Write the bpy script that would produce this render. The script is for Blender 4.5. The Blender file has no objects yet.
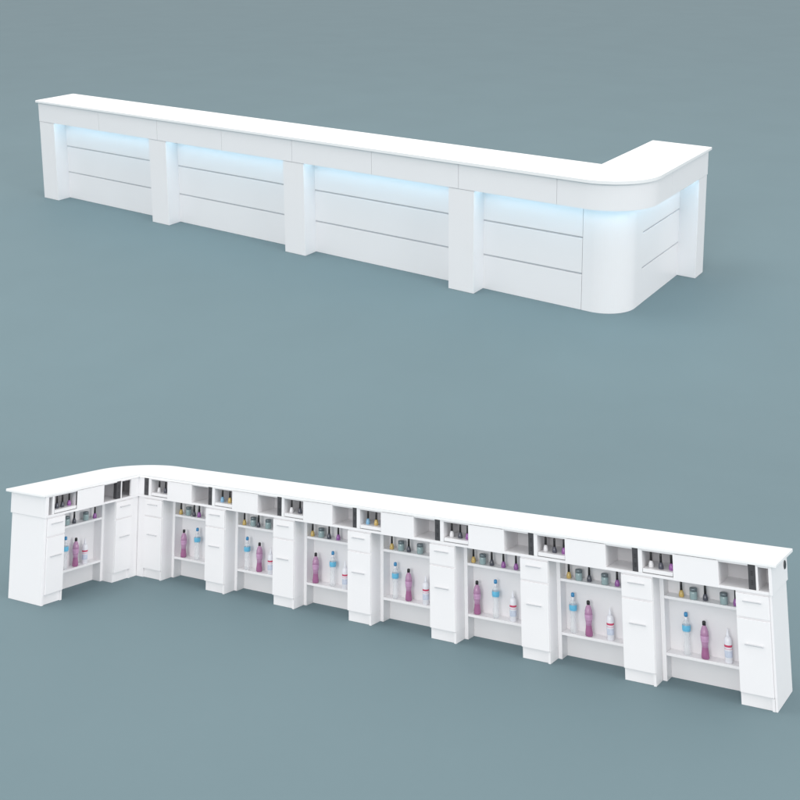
import bpy, bmesh, math
from mathutils import Matrix, Vector

C = bpy.context.scene.collection
SC = bpy.context.scene
U = 1.05            # working height of the near counter in metres (geometry is in counter heights)
S1 = 3.5            # the far counter's size next to the near one
PI = math.pi

# ------------------------------------------------------------------ materials
def mat(name, col, rough=0.4, spec=0.5, metal=0.0, noise=0.0, nscale=8.0, bump=0.0, coat=0.0):
    m = bpy.data.materials.new(name); m.use_nodes = True
    nt = m.node_tree; b = nt.nodes['Principled BSDF']
    b.inputs['Base Color'].default_value = (*col, 1)
    b.inputs['Roughness'].default_value = rough
    b.inputs['Specular IOR Level'].default_value = spec
    b.inputs['Metallic'].default_value = metal
    b.inputs['Coat Weight'].default_value = coat
    if noise or bump:
        tc = nt.nodes.new('ShaderNodeTexCoord'); n = nt.nodes.new('ShaderNodeTexNoise')
        n.inputs['Scale'].default_value = nscale; n.inputs['Detail'].default_value = 4
        nt.links.new(tc.outputs['Object'], n.inputs['Vector'])
        if noise:
            r = nt.nodes.new('ShaderNodeMapRange')
            r.inputs['From Min'].default_value = .3; r.inputs['From Max'].default_value = .7
            r.inputs['To Min'].default_value = 1 - noise; r.inputs['To Max'].default_value = 1 + noise
            mx = nt.nodes.new('ShaderNodeVectorMath'); mx.operation = 'SCALE'
            mx.inputs[0].default_value = col
            nt.links.new(n.outputs['Fac'], r.inputs['Value']); nt.links.new(r.outputs['Result'], mx.inputs['Scale'])
            nt.links.new(mx.outputs['Vector'], b.inputs['Base Color'])
        if bump:
            bp = nt.nodes.new('ShaderNodeBump'); bp.inputs['Strength'].default_value = bump
            bp.inputs['Distance'].default_value = .01
            nt.links.new(n.outputs['Fac'], bp.inputs['Height']); nt.links.new(bp.outputs['Normal'], b.inputs['Normal'])
    return m

def clear_mat(name, col, opacity, rough=.12):
    m = bpy.data.materials.new(name); m.use_nodes = True
    nt = m.node_tree; b = nt.nodes['Principled BSDF']
    b.inputs['Base Color'].default_value = (*col, 1); b.inputs['Roughness'].default_value = rough
    b.inputs['Alpha'].default_value = opacity
    return m

M = {
 'lacquer': mat('white_lacquer', (.88, .872, .885), .28, .45, noise=.006, nscale=3),
 'top':     mat('white_worktop', (.92, .92, .92), .22, .5, noise=.004, nscale=4),
 'inner':   mat('white_melamine', (.80, .795, .81), .5, .3, noise=.01, nscale=6),
 'box':     mat('compartment_shade_grey', (.60, .60, .62), .6, .2, noise=.02, nscale=6),  # grey stands in for the shade inside the white compartments
 'inlay':   mat('brushed_metal_inlay', (.56, .57, .60), .35, .5, metal=.2, noise=.04, nscale=30),
 'handle':  mat('satin_handle', (.64, .65, .67), .3, .5, metal=.3, noise=.03, nscale=40),
 'black':   mat('black_plastic', (.02, .02, .022), .35, .5, noise=.1, nscale=20),
 'socket':  mat('dark_grey_socket', (.06, .06, .066), .4, .5, noise=.1, nscale=20),
 'pinkliq': mat('magenta_liquid', (.38, .14, .29), .2, .5, noise=.06, nscale=20),
 'bluecap': mat('blue_cap', (.04, .25, .50), .3, .5, noise=.05, nscale=20),
 'bluelab': mat('cyan_label', (.14, .49, .72), .35, .5, noise=.12, nscale=30),
 'whitep':  mat('white_plastic', (.84, .85, .90), .3, .5, noise=.02, nscale=20),
 'redlab':  mat('red_label', (.62, .06, .14), .4, .5, noise=.1, nscale=30),
 'palelab': mat('pale_blue_label', (.62, .68, .80), .4, .4, noise=.1, nscale=60),
 'pinklab': mat('pale_pink_print', (.78, .45, .58), .4, .4, noise=.1, nscale=60),
 'lilaclab': mat('lilac_label', (.56, .33, .52), .4, .4, noise=.12, nscale=60),
 'yellow':  mat('amber_polish', (.60, .43, .14), .15, .6, noise=.06, nscale=30),
 'violet':  mat('violet_polish', (.33, .12, .38), .15, .6, noise=.06, nscale=30),
 'darkpol': mat('charcoal_polish', (.08, .085, .11), .15, .6, noise=.06, nscale=30),
 'whitepol':mat('white_polish', (.8, .8, .82), .15, .6, noise=.03, nscale=30),
 'bluepol': mat('light_blue_polish', (.22, .45, .66), .15, .6, noise=.06, nscale=30),
 'jar':     mat('pale_teal_jar', (.34, .45, .46), .18, .6, noise=.05, nscale=20),
 'jarlid':  mat('grey_jar_lid', (.20, .24, .26), .35, .5, metal=.3, noise=.05, nscale=20),
 'pink':    clear_mat('pink_bottle_plastic', (.56, .30, .50), .72),
 'clear':   clear_mat('clear_bottle_plastic', (.86, .90, .93), .32),
}
led = bpy.data.materials.new('led_glow'); led.use_nodes = True
lb = led.node_tree.nodes['Principled BSDF']
lb.inputs['Base Color'].default_value = (.6, .8, 1, 1)
lb.inputs['Emission Color'].default_value = (.35, .75, 1, 1); lb.inputs['Emission Strength'].default_value = 3
M['led'] = led

# ------------------------------------------------------------------ mesh helpers
def box(bm, x0, x1, y0, y1, z0, z1, bev=0.0):
    if x0 > x1: x0, x1 = x1, x0
    if y0 > y1: y0, y1 = y1, y0
    vs = [bm.verts.new((x, y, z)) for z in (z0, z1) for (x, y) in ((x0, y0), (x1, y0), (x1, y1), (x0, y1))]
    fs = [(3, 2, 1, 0), (4, 5, 6, 7), (0, 1, 5, 4), (1, 2, 6, 5), (2, 3, 7, 6), (3, 0, 4, 7)]
    faces = [bm.faces.new([vs[i] for i in f]) for f in fs]
    if bev:
        edges = list({e for f in faces for e in f.edges})
        bmesh.ops.bevel(bm, geom=edges, offset=bev, segments=2, profile=.6, affect='EDGES')

def prism(bm, pts, z0, z1, bev=0.0):
    lo = [bm.verts.new((x, y, z0)) for x, y in pts]; hi = [bm.verts.new((x, y, z1)) for x, y in pts]
    n = len(pts)
    top = bm.faces.new(hi); bot = bm.faces.new(lo[::-1])
    for i in range(n):
        bm.faces.new((lo[i], lo[(i + 1) % n], hi[(i + 1) % n], hi[i]))
    if bev:
        ed = [e for e in list(top.edges) + list(bot.edges)]
        bmesh.ops.bevel(bm, geom=ed, offset=bev, segments=2, profile=.6, affect='EDGES')

def lathe(bm, prof, n=20):
    rings = []
    for r, z in prof:
        if r < 1e-6: rings.append([bm.verts.new((0, 0, z))])
        else: rings.append([bm.verts.new((r * math.cos(2 * PI * k / n), r * math.sin(2 * PI * k / n), z)) for k in range(n)])
    for a, b in zip(rings, rings[1:]):
        for k in range(n):
            k2 = (k + 1) % n
            if len(a) == 1 and len(b) == 1: continue
            if len(a) == 1: bm.faces.new((a[0], b[k2], b[k]))
            elif len(b) == 1: bm.faces.new((a[k], a[k2], b[0]))
            else: bm.faces.new((a[k], a[k2], b[k2], b[k]))

def obj(name, bm, m, parent=None, smooth=False):
    bmesh.ops.recalc_face_normals(bm, faces=bm.faces[:])
    me = bpy.data.meshes.new(name); bm.to_mesh(me); bm.free()
    me.materials.append(m if not isinstance(m, str) else M[m])
    if smooth:
        for p in me.polygons: p.use_smooth = True
    o = bpy.data.objects.new(name, me); C.objects.link(o)
    if parent: o.parent = parent
    return o

def tag(o, label=None, cat=None, group=None, kind=None):
    if label: o['label'] = label
    if cat: o['category'] = cat
    if group: o['group'] = group
    if kind: o['kind'] = kind
    return o

def empty(name):
    o = bpy.data.objects.new(name, None); C.objects.link(o); o.empty_display_size = .1
    return o

def arc(cx, cy, r, a0, a1, n=28):
    return [(cx + r * math.cos(a0 + (a1 - a0) * k / n), cy + r * math.sin(a0 + (a1 - a0) * k / n)) for k in range(n + 1)]

def l_outline(L, D, S, R, inset=0.0, inner=None):
    """plan of an L: long arm along +x, short arm along -y, rounded outer corner at the origin"""
    i = inset; d = D if inner is None else inner
    pts = [(L - i, -d), (L - i, -i)]
    pts += arc(R, -R, R - i, PI / 2, PI)
    pts += [(i, -S + i), (d, -S + i), (d, -d)]
    return pts

# ------------------------------------------------------------------ where things stand
# camera and far-counter pose, solved from the photograph's edges (rows: camera axes right, down, forward)
R1 = Matrix(((-0.8128043685506839, -0.5824135128716202, -0.011981589605006502),
             (-0.09349416735440326, 0.15072467306485254, -0.9841447625223639),
             (0.5749851294908684, -0.7987969535207508, -0.1769619391573709)))
T1 = Vector((1.78541141080673, 1.5247528467744464, 7.18243085878286))
R2 = Matrix(((0.8374097284866495, 0.5465755827505657, -0.0002810281049496954),
             (-0.08442637416742672, 0.12884182046116313, -0.9880647613619237),
             (-0.5400158645640494, 0.8274387697232547, 0.15403878855018682)))
T2 = Vector((-2.5396184614912967, 4.917075528276339, 11.599467138190636))
Rt = R2.transposed()
cam_loc = (Rt @ (-T2)) * U
cam_rot = Matrix((R2[0], -R2[1], -R2[2])).transposed()

cam = bpy.data.cameras.new('camera'); co = bpy.data.objects.new('camera', cam); C.objects.link(co)
co.matrix_world = Matrix.Translation(cam_loc) @ cam_rot.to_4x4()
cam.sensor_fit = 'HORIZONTAL'; cam.sensor_width = 36
cam.lens = 36 * 1066.2994 / 800
cam.shift_x = (400 - 370.0) / 800
cam.shift_y = (105.0 - 400) / 800
cam.clip_start = .1; cam.clip_end = 3000
SC.camera = co

# ------------------------------------------------------------------ far counter (customer side)
far = empty('reception_counter')
q1 = (Rt @ R1).to_quaternion()
far_loc = (Rt @ (T1 * S1 - T2)) * U
far.matrix_world = Matrix.LocRotScale(far_loc, q1, Vector((U * S1,) * 3))
tag(far, 'long white counter seen from its customer side, blue light glowing under its upper band', 'counter')

L, D, S, R = 6.2847, .4709, 1.4516, .4049
a, b, r, w = .0181, .0215, .165, .2185
zf, t = .787, .023
LX = [L - a - w, 4.475, 2.8706, 1.2653]         # near-corner side of each leg
xs, S5, ye = .4685, 1.2563, .5141
g1, g2 = .5321, .2664
bm = bmesh.new(); prism(bm, l_outline(L, D, S, R), 1 - t, 1, .004); obj('worktop', bm, 'top', far)

def strip_panel(bm, pts, thick_pts, z0, z1):
    n = len(pts)
    v = [[bm.verts.new((x, y, z)) for (x, y) in p] for p in (pts, thick_pts) for z in (z0, z1)]
    o0, o1, i0, i1 = v
    for k in range(n - 1):
        bm.faces.new((o0[k], o0[k + 1], o1[k + 1], o1[k])); bm.faces.new((i0[k + 1], i0[k], i1[k], i1[k + 1]))
        bm.faces.new((o1[k], o1[k + 1], i1[k + 1], i1[k])); bm.faces.new((o0[k + 1], o0[k], i0[k], i0[k + 1]))
    bm.faces.new((o0[0], o1[0], i1[0], i0[0])); bm.faces.new((o0[-1], i0[-1], i1[-1], o1[-1]))

# upper band: panels with fine butt joints, one bent round the corner
gap = .0024
xsn = [L - a, 5.37, 4.575, 3.777, 2.988, 2.184, 1.397, .604]
for x1, x0 in zip(xsn, xsn[1:]):
    bm = bmesh.new(); box(bm, x0 + gap / 2, x1 - gap / 2, -a, -a - .02, zf, 1 - t, .0015); obj('band_panel', bm, 'lacquer', far)
bm = bmesh.new()
po = [(xsn[-1] - gap / 2, -a)] + arc(R, -R, R - a, PI / 2, PI) + [(a, -.66 + gap / 2)]
pi_ = [(xsn[-1] - gap / 2, -a - .02)] + arc(R, -R, R - a - .02, PI / 2, PI) + [(a + .02, -.66 + gap / 2)]
strip_panel(bm, po, pi_, zf, 1 - t); obj('curved_band_panel', bm, 'lacquer', far)
bm = bmesh.new(); box(bm, a, a + .02, -.66 - gap / 2, -S + a, zf, 1 - t, .0015); obj('band_panel', bm, 'lacquer', far)
# band returns on the two ends and on the working side
bm = bmesh.new()
box(bm, L - a - .02, L - a, -a - .0225, -D + .02, zf, 1 - t); obj('band_end', bm, 'lacquer', far)
bm = bmesh.new(); box(bm, a + .0225, D - .02, -S + a, -S + a + .02, zf, 1 - t)
obj('band_end', bm, 'lacquer', far)
# backing strip behind the joints, and the soffit that carries the lights
bm = bmesh.new()
bo = [(L - .05, -a - .0225)] + arc(R, -R, R - a - .0225, PI / 2, PI) + [(a + .0225, -S + .05)]
bi = [(L - .05, -a - .03)] + arc(R, -R, R - a - .03, PI / 2, PI) + [(a + .03, -S + .05)]
strip_panel(bm, bo, bi, zf + .01, 1 - t - .002); obj('band_backing', bm, 'inner', far)
bm = bmesh.new()
bo = [(L - .05, -a - .033)] + arc(R, -R, R - a - .033, PI / 2, PI) + [(a + .033, -S + .05)]
bi = [(L - .05, -r - .02)] + arc(R, -R, R - r - .02, PI / 2, PI) + [(r + .02, -S + .05)]
strip_panel(bm, bo, bi, zf + .035, zf + .05); obj('soffit', bm, 'lacquer', far)

# legs
for i, x in enumerate(LX):
    bm = bmesh.new(); box(bm, x, x + w, -b, -r - .01, 0, zf - .003, .0025)
    obj('leg', bm, 'lacquer', far)
bm = bmesh.new(); box(bm, b, r + .01, -S5, -S + b, 0, zf - .003, .0025); obj('leg', bm, 'lacquer', far)

# recessed cladding: three boards per bay with metal inlays in the joints
gh = .0065
def bay(x0, x1):
    bm = bmesh.new()
    for z0, z1 in ((0.0, g2 - gh), (g2 + gh, g1 - gh), (g1 + gh, zf + .034)):
        box(bm, x0, x1, -r, -r - .02, z0, z1, .0012)
    box(bm, x0, x1, -r - .021, -r - .03, 0.001, zf + .033)
    p = obj('cladding_panel', bm, 'lacquer', far)
    for g in (g1, g2):
        bm = bmesh.new(); box(bm, x0 + .0005, x1 - .0005, -r - .003, -r - .019, g - gh + .0004, g + gh - .0004); obj('metal_inlay', bm, 'inlay', p)
edges = [(LX[1] + w, LX[0]), (LX[2] + w, LX[1]), (LX[3] + w, LX[2]), (xs + .0015, LX[3])]
for x0, x1 in edges: bay(x0, x1)
bm = bmesh.new()
po = [(xs - .0015, -r)] + arc(R, -R, R - r, PI / 2, PI) + [(r, -ye)]
pi_ = [(xs - .0015, -r - .02)] + arc(R, -R, R - r - .02, PI / 2, PI) + [(r + .02, -ye)]
strip_panel(bm, po, pi_, 0, zf + .034); obj('curved_cladding', bm, 'lacquer', far)
bm = bmesh.new()
for z0, z1 in ((0.0, g2 - gh), (g2 + gh, g1 - gh), (g1 + gh, zf + .034)):
    box(bm, r, r + .02, -ye - .0005, -S5, z0, z1, .0012)
box(bm, r + .021, r + .03, -ye, -S5, 0.001, zf + .033)
p = obj('cladding_panel', bm, 'lacquer', far)
for g in (g1, g2):
    bm = bmesh.new(); box(bm, r + .003, r + .019, -ye - .001, -S5, g - gh + .0004, g + gh - .0004); obj('metal_inlay', bm, 'inlay', p)
# ends and working side
bm = bmesh.new()
box(bm, L - a - .025, L - a - .003, -r - .012, -D + .03, 0, zf - .003); obj('end_panel', bm, 'lacquer', far)
bm = bmesh.new(); box(bm, r + .012, D - .03, -S + a + .003, -S + a + .025, 0, zf - .003)
obj('end_panel', bm, 'lacquer', far)
bm = bmesh.new()
prism(bm, [(L - .045, -D + .05), (L - .045, -D + .03), (D - .03, -D + .03), (D - .03, -S + .045), (D - .05, -S + .045), (D - .05, -D + .05)], 0, 1 - t - .002)
obj('working_side_panel', bm, 'lacquer', far)

# light strips under the band, and the light they give
def led_strip(p0, p1, power):
    (x0, y0), (x1, y1) = p0, p1
    bm = bmesh.new()
    dx, dy = x1 - x0, y1 - y0; ln = math.hypot(dx, dy); nx, ny = -dy / ln * .006, dx / ln * .006
    prism(bm, [(x0 - nx, y0 - ny), (x1 - nx, y1 - ny), (x1 + nx, y1 + ny), (x0 + nx, y0 + ny)], zf + .027, zf + .0345)
    obj('light_strip', bm, 'led', far)
    ld = bpy.data.lights.new('strip_light', 'AREA'); ld.shape = 'RECTANGLE'
    ld.size = ln; ld.size_y = .03; ld.energy = power * ln; ld.color = (.64, .88, 1.0)
    lo = bpy.data.objects.new('strip_light', ld); C.objects.link(lo); lo.parent = far
    lo.location = ((x0 + x1) / 2, (y0 + y1) / 2, zf + .024)
    lo.rotation_euler = (0, 0, math.atan2(dy, dx))
PW = 0.6 * (U * S1) ** 2
yl = -.075
for x0, x1 in edges[:3]: led_strip((x0 + .02, yl), (x1 - .02, yl), PW)
led_strip((R + .02, yl), (LX[3] - .02, yl), PW)
ap = arc(R, -R, R + yl, PI / 2, PI, 4)
for p0, p1 in zip(ap, ap[1:]): led_strip(p0, p1, PW)
led_strip((-yl, -R - .02), (-yl, -S5 + .02), PW)

# ------------------------------------------------------------------ near counter (working side)
near = empty('manicure_counter')
near.matrix_world = Matrix.Diagonal((U, U, U, 1))
tag(near, 'long white counter seen from its working side, with drawers, shelves and open compartments', 'counter')
L, D, S, R = 6.8455, .5371, 1.7749, .58
e = .048
Dc, Df, Dk, r, w = .5155, .530, .3642, .2555, .2471
zf, t = .7806, .0246
LE, SE = L - e, S - e
bm = bmesh.new(); prism(bm, l_outline(L, D + .004, S, R), 1 - t, 1, .004); obj('worktop', bm, 'top', near)

class Arm:
    """(along, depth) -> (x, y); long arm runs along x, short arm along -y"""
    def __init__(s, short): s.short = short
    def box(s, bm, a0, a1, d0, d1, z0, z1, bev=0.0):
        if s.short: box(bm, d0, d1, -a0, -a1, z0, z1, bev)
        else: box(bm, a0, a1, -d0, -d1, z0, z1, bev)
LONG, SHORT = Arm(False), Arm(True)

def cabinet(arm, a0, a1):
    bm = bmesh.new(); arm.box(bm, a0, a1, r, Dc - .004, .088, zf - .003, .0012)
    c = obj('cabinet', bm, 'lacquer', near)
    bm = bmesh.new(); arm.box(bm, a0 + .0005, a1 - .0005, r, Dc - .016, 0, .0875); 
    arm.box(bm, a1 - .02, a1 - .0003, Dc - .0159, Dc, 0, .087) if not arm.short else arm.box(bm, a0 + .0003, a0 + .02, Dc - .0159, Dc, 0, .087)
    obj('plinth', bm, 'lacquer', c)
    def front(name, z0, z1, hz):
        bm = bmesh.new(); arm.box(bm, a0 + .003, a1 - .003, Dc - .0035, Dc + .011, z0, z1, .002)
        f = obj(name, bm, 'lacquer', near)
        m = (a0 + a1) / 2; h = .065
        bm = bmesh.new(); arm.box(bm, m - h, m + h, Dc + .024, Dc + .030, hz - .004, hz + .004, .0015)
        for k in (-1, 1):
            arm.box(bm, m + k * (h - .012) - .004, m + k * (h - .012) + .004, Dc + .010, Dc + .0245, hz - .003, hz + .003)
        obj('handle', bm, 'handle', f)
    front('drawer', .608, zf - .014, .718)
    front('door', .092, .595, .425)

CX = [.6095, 1.443, 2.2841, 3.1327, 3.9805, 4.8289, 5.6806]
for x in CX: cabinet(LONG, x, x + w)
cabinet(LONG, 6.5433, LE - .016)
cabinet(SHORT, .605, .8332)
cabinet(SHORT, SE - .026 - .215, SE - .026)
# corner fillers between the two arms
bm = bmesh.new(); box(bm, Dc - .02, CX[0] - .001, -Dc + .003, -Dc + .02, 0, zf - .003); box(bm, Dc - .02, Dc - .003, -Dc - .0001, -.604, 0, zf - .003)
obj('corner_filler', bm, 'lacquer', near)

def kneehole(arm, a0, a1):
    """shelf unit between two cabinets"""
    bm = bmesh.new(); arm.box(bm, a0 + .0005, a1 - .0005, r - .018, r, 0, zf - .001); obj('back_panel', bm, 'inner', near)
    for p0, p1 in ((a0 + .0005, a0 + .034), (a1 - .034, a1 - .0005)):
        bm = bmesh.new(); arm.box(bm, p0, p1, r + .0005, Dk, 0, zf - .001, .0015); obj('side_panel', bm, 'lacquer', near)
    for z0, z1 in ((.184, .205), (.594, .615)):
        bm = bmesh.new(); arm.box(bm, a0 + .0345, a1 - .0345, r + .0005, Dk - .001, z0, z1, .0015); obj('shelf', bm, 'lacquer', near)
for i in range(6): kneehole(LONG, CX[i] + w, CX[i + 1])
kneehole(LONG, CX[6] + w, 6.5433)
kneehole(SHORT, .8332, SE - .241)

# upper band: one continuous case with open compartments, tray boxes, drawer fronts and socket strips
zt = 1 - t
bm = bmesh.new()
prism(bm, [(LE - .0125, -.262), (LE - .0125, -Df + .001), (Df - .001, -Df + .001), (Df - .001, -SE + .03), (.262, -SE + .03), (.262, -.262)], zf, zf + .02, .001)
obj('band_floor', bm, 'lacquer', near)
bm = bmesh.new()
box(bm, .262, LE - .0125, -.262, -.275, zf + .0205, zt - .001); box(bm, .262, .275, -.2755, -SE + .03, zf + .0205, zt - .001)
obj('band_back', bm, 'box', near)  # back wall carries the painted shade grey
ZB0, ZB1 = zf + .0205, zt - .0005
def divider(arm, a0, a1, thick=None):
    bm = bmesh.new(); arm.box(bm, a0, a1, .2755, Df, ZB0, ZB1, .001); obj('divider', bm, 'lacquer', near)
def top_rail(arm, a0, a1):
    bm = bmesh.new(); arm.box(bm, a0 + .0005, a1 - .0005, Df - .02, Df - .001, ZB1 - .012, ZB1); obj('top_rail', bm, 'lacquer', near)
def socket_strip(arm, a0, a1):
    bm = bmesh.new(); arm.box(bm, a0 + .0005, a1 - .0005, Df - .05, Df - .004, ZB0 + .0005, ZB1 - .001, .002); s = obj('socket_strip', bm, 'socket', near)
    m = (a0 + a1) / 2
    for z in (ZB0 + .035, ZB0 + .10):
        bm = bmesh.new()
        for k in range(3): arm.box(bm, m - .008, m + .008, Df - .0039, Df - .0025, z + .012 * k, z + .012 * k + .005)
        obj('socket', bm, 'black', s)
def closed_front(arm, a0, a1):
    bm = bmesh.new(); arm.box(bm, a0 + .002, a1 - .002, Df - .018, Df + .006, zf + .002 + .0205 - .022, ZB1 - .004, .002); obj('band_drawer', bm, 'lacquer', near)
def tray(arm, a0, a1):
    bm = bmesh.new()
    arm.box(bm, a0 + .004, a1 - .004, .276, Df - .001, ZB0 + .006, ZB0 + .034, .001)
    obj('tray', bm, 'lacquer', near)
def shade_lining(arm, a0, a1):
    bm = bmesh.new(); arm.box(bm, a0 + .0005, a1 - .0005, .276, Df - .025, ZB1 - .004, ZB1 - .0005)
    obj('shade_lining', bm, 'box', near)  # thin compartment ceiling, its shade put into the grey colour

# long arm, from the inner corner to the right end: (strip0, strip1, box0, box1, comp0, comp1)
ST = [(.605, .668, .705, .933, 1.263, 1.474), (1.474, 1.526, 1.561, 1.787, 2.105, 2.334), (2.334, 2.388, 2.417, 2.643, 2.973, 3.190),
      (3.190, 3.236, 3.271, 3.495, 3.834, 4.038), (4.038, 4.091, 4.126, 4.364, 4.697, 4.909), (4.909, 4.958, 4.990, 5.229, 5.570, 5.778),
      (5.778, 5.825, 5.857, 6.095, 6.434, 6.643)]
bm = bmesh.new(); box(bm, Df - .02, .604, -Df + .02, -Df, ZB0, ZB1); box(bm, Df - .02, Df, -Df - .0005, -.642, ZB0, ZB1); obj('corner_filler', bm, 'lacquer', near)
for (s0, s1, b0, b1, c0, c1) in ST:
    socket_strip(LONG, s0, s1); divider(LONG, s1 + .0005, b0); tray(LONG, b0, b1); shade_lining(LONG, b0, b1); top_rail(LONG, b0, b1)
    divider(LONG, b1 + .0005, b1 + .015); closed_front(LONG, b1 - .001, c0); divider(LONG, c0 - .015, c0 - .001)
    shade_lining(LONG, c0, c1); top_rail(LONG, c0, c1)
socket_strip(LONG, 6.643, 6.696); divider(LONG, 6.6965, 6.712); top_rail(LONG, 6.712, LE - .0125); shade_lining(LONG, 6.712, LE - .0125)
# short arm
top_rail(SHORT, .642, .767); shade_lining(SHORT, .642, .767); divider(SHORT, .767, .780); socket_strip(SHORT, .7805, .835); shade_lining(SHORT, .835, 1.009); top_rail(SHORT, .835, 1.009)
divider(SHORT, 1.011, 1.025); closed_front(SHORT, 1.0105, 1.358); divider(SHORT, 1.342, 1.356); tray(SHORT, 1.357, 1.63); shade_lining(SHORT, 1.357, 1.63); top_rail(SHORT, 1.357, 1.63)
divider(SHORT, 1.6305, 1.655); shade_lining(SHORT, 1.655, SE - .03); top_rail(SHORT, 1.655, SE - .03)

# ends: full height lower panel with the thicker band end above
bm = bmesh.new(); box(bm, LE - .015, LE, -e, -Dc, 0, zf - .003, .002); obj('end_panel', bm, 'lacquer', near)
bm = bmesh.new(); box(bm, e, Dc, -SE + .025, -SE, 0, zf - .003, .002); obj('end_panel', bm, 'lacquer', near)
bm = bmesh.new(); box(bm, LE - .012, LE + .010, -e + .012, -Df, zf, zt - .0005, .002); be = obj('band_end', bm, 'lacquer', near)
bm = bmesh.new(); box(bm, e - .012, Df, -SE + .0295, -SE - .010, zf, zt - .0005, .002); obj('band_end', bm, 'lacquer', near)
bm = bmesh.new(); lathe(bm, [(0, 0), (.030, 0), (.032, .003), (.028, .006), (0, .005)], 24)
g = obj('cable_grommet', bm, 'black', near); g.rotation_euler = (0, PI / 2, 0); g.location = (LE + .010, -.118, .905)
# customer side skin: recessed wall and upper band, rounded at the corner, with plain legs
bm = bmesh.new()
po = [(LE - .026, -.20)] + arc(R, -R, R - .20, PI / 2, PI) + [(.20, -SE + .026)]
pi_ = [(LE - .026, -.244)] + arc(R, -R, R - .244, PI / 2, PI) + [(.244, -SE + .026)]
strip_panel(bm, po, pi_, 0, zf - .001); obj('cladding_panel', bm, 'lacquer', near)
bm = bmesh.new()
po = [(LE - .0125, -.03)] + arc(R, -R, R - .03, PI / 2, PI) + [(.03, -SE + .03)]
pi_ = [(LE - .0125, -.26)] + arc(R, -R, R - .26, PI / 2, PI) + [(.26, -SE + .03)]
strip_panel(bm, po, pi_, zf, zt - .0005); obj('band_panel', bm, 'lacquer', near)
for x in (LE - .25, 5.0, 3.3, 1.6):
    bm = bmesh.new(); box(bm, x, x + .22, -.045, -.205, 0, zf - .003, .002); obj('leg', bm, 'lacquer', near)
bm = bmesh.new(); box(bm, .045, .205, -SE + .03, -SE + .25, 0, zf - .003, .002); obj('leg', bm, 'lacquer', near)

# ------------------------------------------------------------------ bottles and jars
def pink_bottle():
    o = empty('pink_bottle')
    bm = bmesh.new(); lathe(bm, [(0, 0), (.024, 0), (.030, .006), (.0295, .03), (.025, .060), (.0235, .082)]); obj('liquid', bm, 'pinkliq', o, True)
    bm = bmesh.new(); lathe(bm, [(.0237, .082), (.0245, .10), (.0285, .13), (.031, .165), (.029, .19), (.021, .218), (.012, .232), (.011, .242), (0, .242)]); obj('body', bm, 'pink', o, True)
    bm = bmesh.new(); lathe(bm, [(0, .236), (.0135, .236), (.0135, .258), (.010, .265), (0, .266)]); obj('cap', bm, 'black', o, True)
    bm = bmesh.new(); lathe(bm, [(.0288, .122), (.0302, .135), (.0318, .160), (.0316, .163)]); obj('label_band', bm, 'lilaclab', o, True)
    return o
def blue_bottle():
    o = empty('blue_capped_bottle')
    bm = bmesh.new(); lathe(bm, [(0, 0), (.022, 0), (.027, .005), (.027, .05), (.022, .09), (.021, .12), (.027, .155), (.031, .175), (.031, .20), (.028, .222), (.014, .25), (.010, .275), (0, .275)]); bd = obj('body', bm, 'clear', o, True)
    bm = bmesh.new(); lathe(bm, [(.0288, .166), (.0318, .177), (.0318, .203), (.0305, .212)]); obj('label_band', bm, 'bluelab', o, True)
    bm = bmesh.new(); lathe(bm, [(0, .272), (.0135, .272), (.0145, .28), (.0135, .297), (.009, .302), (0, .302)]); obj('cap', bm, 'bluecap', o, True)
    bm = bmesh.new(); lathe(bm, [(.0135, .240), (.0145, .24), (.0112, .270), (0, .271)]); obj('collar', bm, 'whitep', o, True)
    return o
def white_bottle():
    o = empty('white_bottle')
    bm = bmesh.new(); lathe(bm, [(0, 0), (.025, 0), (.028, .004), (.028, .15), (.025, .168), (.016, .182), (0, .184)]); obj('body', bm, 'whitep', o, True)
    bm = bmesh.new(); lathe(bm, [(.0283, .112), (.0288, .113), (.0288, .126), (.0283, .127)]); obj('label_band', bm, 'redlab', o, True)
    bm = bmesh.new(); lathe(bm, [(.0283, .040), (.0286, .041), (.0286, .085), (.0283, .086)]); obj('label_panel', bm, 'palelab', o, True)
    bm = bmesh.new(); lathe(bm, [(.0283, .097), (.0286, .0972), (.0286, .1015), (.0283, .102)]); obj('label_line', bm, 'pinklab', o, True)
    bm = bmesh.new(); lathe(bm, [(0, .180), (.014, .180), (.012, .195), (.005, .225), (.003, .238), (0, .239)]); obj('nozzle', bm, 'whitep', o, True)
    return o
def polish(kind, m):
    o = empty('nail_polish_bottle')
    bm = bmesh.new(); lathe(bm, [(0, 0), (.017, 0), (.020, .004), (.0195, .022), (.013, .042), (.008, .050), (0, .050)], 16); obj('body', bm, m, o, True)
    bm = bmesh.new(); lathe(bm, [(0, .048), (.0098, .048), (.0085, .105), (.006, .109), (0, .109)], 16); obj('cap', bm, 'black', o, True)
    return o
def jar():
    o = empty('cosmetic_jar')
    bm = bmesh.new(); lathe(bm, [(0, 0), (.026, 0), (.029, .004), (.029, .052), (.026, .058), (0, .058)]); obj('body', bm, 'jar', o, True)
    bm = bmesh.new(); lathe(bm, [(0, .0585), (.0285, .0585), (.0285, .078), (.026, .081), (0, .081)]); obj('lid', bm, 'jarlid', o, True)
    return o
PROTO = {'P': pink_bottle(), 'B': blue_bottle(), 'W': white_bottle(), 'j': jar(), 'y': polish('y', 'yellow'), 'd': polish('d', 'darkpol'),
         'v': polish('v', 'violet'), 'w': polish('w', 'whitepol'), 'b': polish('b', 'bluepol')}
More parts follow.
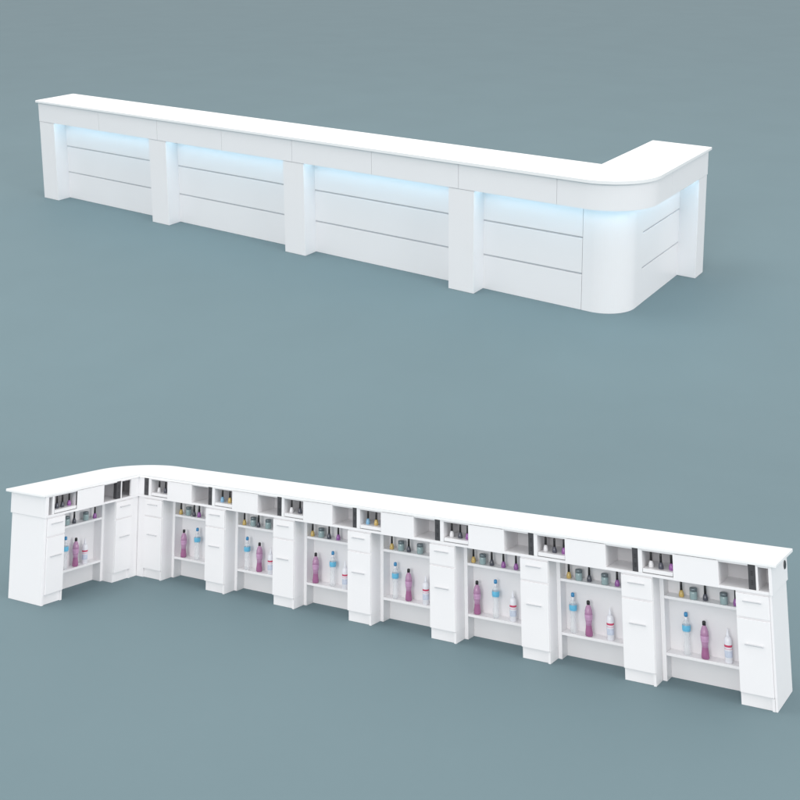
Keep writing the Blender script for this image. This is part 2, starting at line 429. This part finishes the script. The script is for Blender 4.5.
WHAT = {'P': ('tall pink bottle with black cap', 'bottle', 'pink bottles on the lower shelves'),
        'B': ('clear bottle with blue cap and label', 'bottle', 'blue capped bottles on the lower shelves'),
        'W': ('white bottle with red label band', 'bottle', 'white bottles on the lower shelves'),
        'j': ('pale teal jar with grey lid', 'jar', 'jars on the upper shelves'),
        'y': ('yellow nail polish bottle', 'nail polish', 'nail polish bottles'),
        'd': ('dark grey nail polish bottle', 'nail polish', 'nail polish bottles'),
        'v': ('violet nail polish bottle', 'nail polish', 'nail polish bottles'),
        'w': ('white nail polish bottle', 'nail polish', 'nail polish bottles'),
        'b': ('light blue nail polish bottle', 'nail polish', 'nail polish bottles')}
used = {}
def put(key, x, y, z, label, rz=0.0):
    src = PROTO[key]
    if key in used:
        o = src.copy(); C.objects.link(o)
        for ch in src.children:
            c = ch.copy(); C.objects.link(c); c.parent = o
    else: o = src; used[key] = 1
    o.location = (x * U, y * U, z * U); o.scale = (U, U, U); o.rotation_euler = (0, 0, rz)
    tag(o, label, WHAT[key][1], WHAT[key][2])

BAY = ['leftmost bay', 'second bay', 'third bay', 'fourth bay', 'fifth bay',
       'sixth bay', 'seventh bay', 'rightmost bay']
LOW = [[('B', -1.295), ('P', -1.163), ('W', -1.041)], [('P', .985), ('B', 1.16)], [('B', 1.818), ('P', 1.962), ('W', 2.109)],
       [('P', 2.643), ('B', 2.831), ('W', 2.977)], [('B', 3.516), ('P', 3.651), ('W', 3.829)], [('P', 4.329), ('B', 4.507), ('W', 4.664)],
       [('B', 5.195), ('P', 5.33), ('W', 5.505)], [('B', 6.11), ('P', 6.249), ('W', 6.418)]]
UP = [[('j', -1.289), ('d', -1.198), ('j', -1.046), ('v', -.932)], [('y', .938), ('j', 1.035), ('d', 1.116), ('v', 1.18)],
      [('y', 1.779), ('j', 1.88), ('d', 1.955), ('j', 2.066)], [('y', 2.605), ('j', 2.698), ('d', 2.795), ('v', 2.891)],
      [('y', 3.48), ('j', 3.575), ('d', 3.658), ('j', 3.77)], [('y', 4.3), ('j', 4.39), ('d', 4.474), ('v', 4.584), ('v', 4.7)],
      [('y', 5.167), ('j', 5.257), ('d', 5.342), ('j', 5.476), ('v', 5.575)], [('y', 6.083), ('j', 6.179), ('d', 6.265), ('j', 6.406), ('v', 6.49)]]
BX = [[('d', -1.55), ('d', -1.485), ('v', -1.40)], [('w', .765), ('d', .845)], [('b', 1.615), ('y', 1.70)], [('w', 2.465), ('d', 2.555)],
      [('b', 3.32), ('y', 3.405)], [('w', 4.172), ('d', 4.255), ('v', 4.325)], [('w', 5.035), ('d', 5.115), ('v', 5.193)], [('w', 5.905), ('d', 5.985), ('v', 6.062)]]
for table, z, dep, where in ((LOW, .2052, .325, 'on lower shelf of'), (UP, .6152, .325, 'on upper shelf of'), (BX, None, .47, 'in tray above')):
    for i, row in enumerate(table):
        zz = (ZB0 + .0342) if z is None else z
        kinds = [k for k, _ in row]
        for j, (k, q) in enumerate(row):
            pos = ''
            if kinds.count(k) > 1: pos = 'left ' if kinds.index(k) == j else 'right '
            label = pos + WHAT[k][0] + ' ' + where + ' ' + BAY[i] + ' from the left' * (i not in (0, 7))
            dd = dep + .006 * math.sin(7 * i + 3 * j)
            if i == 0: put(k, dd, q, zz, label, j)
            else: put(k, q, -dd, zz, label, j)

# ------------------------------------------------------------------ ground: one sheet, level under the near counter and rising behind it
n1 = (Rt @ R1) @ Vector((0, 0, 1)); p1 = far_loc
line_dir = Vector((0, 0, 1)).cross(n1).normalized()
# a point on the line where the two planes meet (z = 0 and n1.(x-p1) = 0), nearest the far counter
h = Vector((n1.x, n1.y, 0)); k = n1.dot(p1) / h.dot(h)
pl = h * k; pl += line_dir * (Vector((p1.x, p1.y, 0)) - pl).dot(line_dir)
view = Rt @ Vector((0, 0, 1))
e2 = line_dir.cross(Vector((0, 0, 1)))
if e2.dot(view) < 0: e2 = -e2
e1 = line_dir.cross(n1)
if e1.dot(view) < 0: e1 = -e1
e1.normalize(); W = 3.2
prof = [pl - e2 * 260, pl - e2 * 90, pl - e2 * 40, pl - e2 * 20, pl - e2 * 10, pl - e2 * 6]
A_, B_ = pl - e2 * W, pl + e1 * W
for i in range(25):
    s = i / 24; prof.append(A_ * (1 - s) ** 2 + pl * 2 * s * (1 - s) + B_ * s * s)
prof += [pl + e1 * q for q in (5, 8, 15, 30, 60, 120, 250, 600)]
bm = bmesh.new()
lat = (-600, -200, -80, -40, -20, 0, 20, 40, 80, 200, 600)
grid = [[bm.verts.new(p + line_dir * q) for q in lat] for p in prof]
for r0, r1 in zip(grid, grid[1:]):
    for i in range(len(lat) - 1): bm.faces.new((r0[i], r0[i + 1], r1[i + 1], r1[i]))
M['floor'] = mat('blue_grey_floor', (.158, .231, .256), .65, .11, noise=.018, nscale=.35)
gr = obj('ground', bm, 'floor', None, True)
if gr.data.polygons[0].normal.z < 0: gr.data.flip_normals()
tag(gr, kind='structure')
print('camera z', cam_loc, 'far', far_loc, 'line', pl)

# ------------------------------------------------------------------ light
wd = bpy.data.worlds.new('World'); SC.world = wd; wd.use_nodes = True
bg = wd.node_tree.nodes['Background']; bg.inputs['Color'].default_value = (1, .99, .995, 1); bg.inputs['Strength'].default_value = 1.12
def lamp(name, loc, target, size, power, col=(1, 1, 1)):
    ld = bpy.data.lights.new(name, 'AREA'); ld.shape = 'DISK'; ld.size = size; ld.energy = power; ld.color = col
    o = bpy.data.objects.new(name, ld); C.objects.link(o); o.location = loc
    o.rotation_euler = (Vector(target) - Vector(loc)).to_track_quat('-Z', 'Y').to_euler()
right = Rt @ Vector((1, 0, 0)); fwd = Vector((view.x, view.y, 0)).normalized()
mid = Vector((3.5, 0, 0)) + fwd * 8
lamp('overhead_softbox', mid + Vector((0, 0, 45)) - right * 12 - fwd * 4, mid, 22, 5000, (1, .99, .97))
lamp('front_fill', mid - fwd * 112 - right * 50 + Vector((0, 0, 26)), mid + fwd * 8, 44, 40500, (1, .985, .97))  # added fill from behind the camera, lifts the counter fronts
lamp('side_fill', mid - fwd * 58 + right * 58 + Vector((0, 0, 16)), mid + fwd * 4 + Vector((0, 0, 2)), 26, 18500, (1, .985, .98))  # added fill from the right, lifts the far counter and right-facing sides

SC.view_settings.view_transform = 'Standard'; SC.view_settings.look = 'None'
SC.view_settings.exposure = 0; SC.view_settings.gamma = 1
